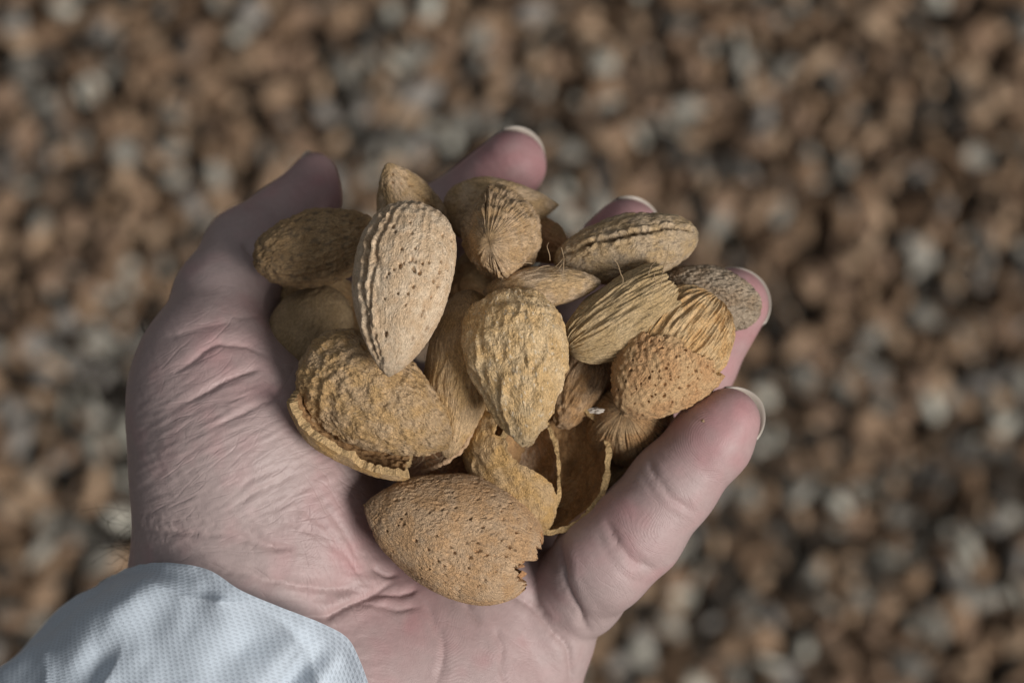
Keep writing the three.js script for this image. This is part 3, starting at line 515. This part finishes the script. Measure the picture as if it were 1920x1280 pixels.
nut('crusted_almond', 'broad crusted almond shell with curved ridges, above a curved strip of broken shell', [574, 672, -8], [842, 834, 0], 10, { W: 22.5, T: 18, a: 0.36, b: 0.66, bend: 0.03, ...HI, disp: sum(crusty(11, 0.5), (x, y, z) => 0.22 * Math.sin(Math.hypot(x - 2, y + 1) * 1.9 + 1.6 * n3(x * 0.2, y * 0.2, 1)) * sst(0, -8, x)), color: T_([0.43, 0.295, 0.165], [0.41, 0.26, 0.115], { speck: 0.17, flake: 0.2 }) });
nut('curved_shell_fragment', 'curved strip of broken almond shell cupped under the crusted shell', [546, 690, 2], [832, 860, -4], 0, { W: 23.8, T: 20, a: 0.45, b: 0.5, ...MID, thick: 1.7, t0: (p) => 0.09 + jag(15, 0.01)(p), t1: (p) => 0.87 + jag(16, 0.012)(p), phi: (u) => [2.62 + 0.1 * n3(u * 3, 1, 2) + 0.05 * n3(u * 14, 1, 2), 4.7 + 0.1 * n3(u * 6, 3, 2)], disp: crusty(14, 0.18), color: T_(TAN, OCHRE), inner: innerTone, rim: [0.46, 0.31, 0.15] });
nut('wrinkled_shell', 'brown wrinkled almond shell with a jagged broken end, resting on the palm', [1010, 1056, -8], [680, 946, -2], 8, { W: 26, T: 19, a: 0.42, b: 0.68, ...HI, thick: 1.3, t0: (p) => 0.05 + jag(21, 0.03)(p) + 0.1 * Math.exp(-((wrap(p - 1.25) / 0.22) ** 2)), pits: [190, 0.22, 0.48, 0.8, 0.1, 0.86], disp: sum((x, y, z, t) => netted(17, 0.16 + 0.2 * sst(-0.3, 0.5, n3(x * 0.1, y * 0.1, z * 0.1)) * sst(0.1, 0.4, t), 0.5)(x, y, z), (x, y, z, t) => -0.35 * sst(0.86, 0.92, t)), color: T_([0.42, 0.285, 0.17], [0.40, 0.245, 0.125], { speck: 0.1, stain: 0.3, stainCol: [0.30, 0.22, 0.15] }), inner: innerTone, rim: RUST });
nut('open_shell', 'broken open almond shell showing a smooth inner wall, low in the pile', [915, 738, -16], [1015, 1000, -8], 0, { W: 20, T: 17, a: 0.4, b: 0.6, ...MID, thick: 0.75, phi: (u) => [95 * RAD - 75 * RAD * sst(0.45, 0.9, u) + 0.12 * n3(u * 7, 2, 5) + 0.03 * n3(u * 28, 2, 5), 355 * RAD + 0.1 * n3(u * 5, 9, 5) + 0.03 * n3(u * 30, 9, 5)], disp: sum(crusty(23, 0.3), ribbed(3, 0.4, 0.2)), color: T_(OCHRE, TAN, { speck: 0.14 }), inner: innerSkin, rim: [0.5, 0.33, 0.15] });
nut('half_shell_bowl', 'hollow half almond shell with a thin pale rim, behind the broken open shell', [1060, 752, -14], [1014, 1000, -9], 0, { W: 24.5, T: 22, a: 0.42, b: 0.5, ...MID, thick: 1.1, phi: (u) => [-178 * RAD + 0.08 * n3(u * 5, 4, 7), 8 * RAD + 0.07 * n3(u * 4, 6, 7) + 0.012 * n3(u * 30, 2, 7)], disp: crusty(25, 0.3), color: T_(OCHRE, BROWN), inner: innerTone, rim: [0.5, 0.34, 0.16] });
nut('smooth_long_shell', 'long smooth tan almond shell with fine dark dashes, between the pitted and the ridged one', [884, 545, -14], [838, 858, -6], 40, { W: 15, T: 15, a: 0.45, b: 0.6, ...MID, mat: fibreMat, pits: [90, 0.18, 0.34, 0.5], disp: ribbed(31, 0.25, 0.5), color: T_([0.50, 0.345, 0.19], [0.45, 0.29, 0.13], { streak: 0.1 }) });
nut('peeling_shell', 'orange brown almond shell with peeling skin over ridged fibres, by the ring finger', [1342, 566, -14], [1166, 772, 0], -10, [
  { W: 21.5, T: 17, a: 0.42, b: 0.62, ...HI, mat: fibreMat, disp: (x, y, z, t, ph) => fibrous(41, 0.8, 9)(x, y, z, t, ph) * (1 - sst(0.55, 0.75, t)) - 0.8 * sst(0.6, 0.8, t), color: T_([0.50, 0.345, 0.18], [0.47, 0.285, 0.12], { streak: 0.2 }) },
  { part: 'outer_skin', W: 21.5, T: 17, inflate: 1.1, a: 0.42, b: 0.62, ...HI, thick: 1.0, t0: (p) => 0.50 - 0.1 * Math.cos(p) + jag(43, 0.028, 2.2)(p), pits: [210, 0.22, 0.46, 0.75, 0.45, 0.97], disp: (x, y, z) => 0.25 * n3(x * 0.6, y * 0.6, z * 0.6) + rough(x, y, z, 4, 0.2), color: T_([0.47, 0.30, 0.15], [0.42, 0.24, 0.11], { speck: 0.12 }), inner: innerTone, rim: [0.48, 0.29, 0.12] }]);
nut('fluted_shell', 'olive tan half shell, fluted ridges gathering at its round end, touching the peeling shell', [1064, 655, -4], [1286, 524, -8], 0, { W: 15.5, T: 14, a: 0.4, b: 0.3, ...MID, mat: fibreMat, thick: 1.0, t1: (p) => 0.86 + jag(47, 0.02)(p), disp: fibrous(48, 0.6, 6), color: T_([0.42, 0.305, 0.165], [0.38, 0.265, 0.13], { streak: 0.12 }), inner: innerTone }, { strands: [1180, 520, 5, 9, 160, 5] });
nut('slender_almond', 'slender almond shell with a pale band along it, lying above the ridged almond', [905, 548, -8], [1128, 528, -6], 10, { W: 8.8, T: 10, a: 0.7, b: 0.75, ...LO, mat: fibreMat, disp: ribbed(51, 0.3, 0.5), color: T_(TAN, [0.46, 0.34, 0.22], { streak: 0.2 }) }, { strands: [1030, 500, -2, 7, 90, 5] });
nut('cracked_almond', 'grey tan almond shell with a long crack along it, below the middle fingertip', [1040, 494, -16], [1308, 438, -14], 18, { W: 14.2, T: 13.5, a: 0.55, b: 0.52, ...MID, disp: sum(crusty(55, 0.35), seam(52 * RAD, 1.9, 0.4, 3)), color: T_([0.42, 0.315, 0.2], [0.40, 0.28, 0.15], { speck: 0.16, stain: 0.5, stainCol: [0.2, 0.16, 0.12] }) });
nut('star_ended_shell', 'brown keeled shell seen end on, fibres spreading like a star from its base', [916, 454, 4], [962, 428, -32], 78, { W: 21.5, T: 16.5, a: 0.62, b: 0.5, q: 1.5, ...MID, mat: fibreMat, pits: [60, 0.2, 0.45, 0.6, 0.1, 0.6], disp: sum(fibrous(61, 0.3, 11), seam(0, 1.1, 0.5, 5), seam(Math.PI, 1.3, 0.5, 8), (x, y, z, t) => -0.8 * Math.exp(-((t / 0.012) ** 2)), (x, y, z) => 0.5 * n3(x * 0.2 + 3, y * 0.2, z * 0.2)), color: T_([0.40, 0.26, 0.13], [0.46, 0.32, 0.19], { streak: 0.1, stain: 0.3 }) });
nut('pointed_shell', 'tan shell with a pointed end behind the star ended shell, below the index finger', [832, 396, -30], [1048, 384, -28], 0, { W: 14, T: 13, a: 0.4, b: 0.85, ...LO, disp: netted(64, 0.2), color: T_(TAN, PALE2) });
nut('upright_tip', 'pitted shell end standing up behind the pale pitted almond', [812, 500, -34], [726, 306, -12], 20, { W: 16, T: 14, a: 0.45, b: 0.8, ...MID, pits: [110, 0.22, 0.42, 0.7, 0.4, 0.97], disp: sum(netted(67, 0.3, 0.5), seam(120 * RAD, 0.8, 0.4, 4)), color: T_(TAN, PALE2) });
nut('fuzzy_almond', 'dark brown fuzzy whole almond shell leaning on the thumb', [476, 490, -20], [716, 438, -22], 0, { W: 16.5, T: 16, a: 0.48, b: 0.5, ...MID, mat: fibreMat, disp: sum(crusty(71, 0.4), ribbed(7, 0.4, 0.5)), color: T_([0.37, 0.245, 0.125], [0.33, 0.21, 0.1], { stain: 0.6, stainCol: [0.13, 0.095, 0.06] }) });
nut('round_dull_almond', 'rounded dull brown almond shell with tiny pits, at the base of the thumb', [520, 712, -24], [632, 545, -30], 0, { W: 18, T: 16, a: 0.5, b: 0.5, ...LO, pits: [40, 0.2, 0.35, 0.4], disp: (x, y, z) => rough(x, y, z, 2, 0.3), color: T_([0.38, 0.27, 0.15], [0.33, 0.23, 0.12], { speck: 0.1 }) });
nut('tucked_shell', 'dark ribbed shell tucked below the fuzzy almond, beside the pitted one', [520, 548, -38], [720, 640, -36], 0, { W: 18, T: 12, ...LO, disp: ribbed(77, 0.5), color: T_(TAN, BROWN) });
nut('netted_grey_almond', 'grey wrinkled almond shell against the ring fingertip, behind the peeling shell', [1230, 533, -20], [1426, 584, -18], 0, { W: 13.5, T: 13, a: 0.5, b: 0.45, ...LO, disp: netted(81, 0.8, 0.7), color: T_([0.33, 0.26, 0.185], [0.29, 0.21, 0.135]) });
nut('striped_shell', 'dark striped shell peeping out on the right below the ridged almond', [1112, 650, -16], [1050, 806, -16], 30, { W: 12, T: 14, ...LO, mat: fibreMat, disp: ribbed(84, 0.7, 0.35), color: T_([0.38, 0.25, 0.14], BROWN, { streak: 0.3 }) });
nut('star_based_shell', 'brown shell base with radiating fibres and a dark split, beside the little finger', [1170, 768, -9], [1198, 842, -40], 0, { W: 19.5, T: 17, a: 0.36, b: 0.5, ...MID, mat: fibreMat, disp: sum(fibrous(87, 0.45, 11), seam(-12 * RAD, 1.4, 0.5, 7)), color: T_([0.33, 0.215, 0.11], BROWN, { streak: 0.15 }) });
nut('small_brown_piece', 'small brown shell piece between the star ended shell and the cracked one', [975, 425, -32], [1072, 482, -28], 0, { W: 10, T: 9, ...LO, disp: ribbed(91, 0.3), color: T_(BROWN, RUST) });
nut('reddish_shell', 'reddish pitted shell with loose fibres, above the wrinkled shell', [735, 885, -24], [915, 838, -20], 0, { W: 14, T: 13, ...LO, pits: [60, 0.25, 0.5, 0.6], disp: netted(94, 0.3), color: T_([0.40, 0.235, 0.14], RUST) }, { strands: [800, 870, -12, 12, 110, 7], strip: [[889, 762, -7], [885, 800, -6], [866, 842, -6], [832, 866, -7], [792, 884, -11]] });
nut('shadowed_strip', 'dark shell pressed between the open half shell and the little finger', [985, 985, -24], [1195, 868, -24], 0, { W: 12, T: 12, ...LO, disp: ribbed(97, 0.4), color: T_(TAN, BROWN) });
nut('deep_shell', 'shell lying deep under the fluted and the peeling shells', [1110, 760, -34], [1250, 640, -34], 0, { W: 18, T: 14, ...LO, disp: ribbed(99, 0.5), color: T_(TAN, BROWN) });
nut('deep_shell', 'shell lying deep under the pale pitted almond', [640, 640, -44], [830, 560, -44], 0, { W: 20, T: 15, ...LO, disp: ribbed(103, 0.5), color: T_(TAN, BROWN) });
nut('deep_shell', 'shell lying deep behind the top of the ridged almond', [850, 500, -40], [1020, 600, -40], 0, { W: 20, T: 15, ...LO, disp: ribbed(107, 0.5), color: T_(TAN, BROWN) });
nut('deep_shell', 'shell lying deep under the long smooth shell', [740, 800, -46], [960, 760, -46], 0, { W: 20, T: 15, ...LO, disp: ribbed(109, 0.5), color: T_(TAN, BROWN) });

for (const [px, py, z, r, label] of [[1318, 789, -1.2, 0.42, 'tiny tan crumb of shell stuck on the little fingertip'], [1118, 770, -3, 0.8, 'small pale seed scale lying on the star based shell']]) {
  const geo = new THREE.IcosahedronGeometry(r * MM, 3), p = geo.attributes.position;
  for (let i = 0; i < p.count; i++) { const k = 1 + 0.35 * n3(p.getX(i) / MM * 1.3 + px, p.getY(i) / MM * 1.3, p.getZ(i) / MM * 1.3); p.setXYZ(i, p.getX(i) * k * (r > 0.75 ? 2 : 1), p.getY(i) * k * 0.8, p.getZ(i) * k); }
  geo.computeVertexNormals();
  const m = new THREE.Mesh(geo, r > 0.75 ? nailMat : stripMat); m.name = numbered('shell_crumb'); place(m, P(px, py, z)); tag(m, label, 'crumb'); scene.add(shadows(m));
}

renderer.render(scene, camera);
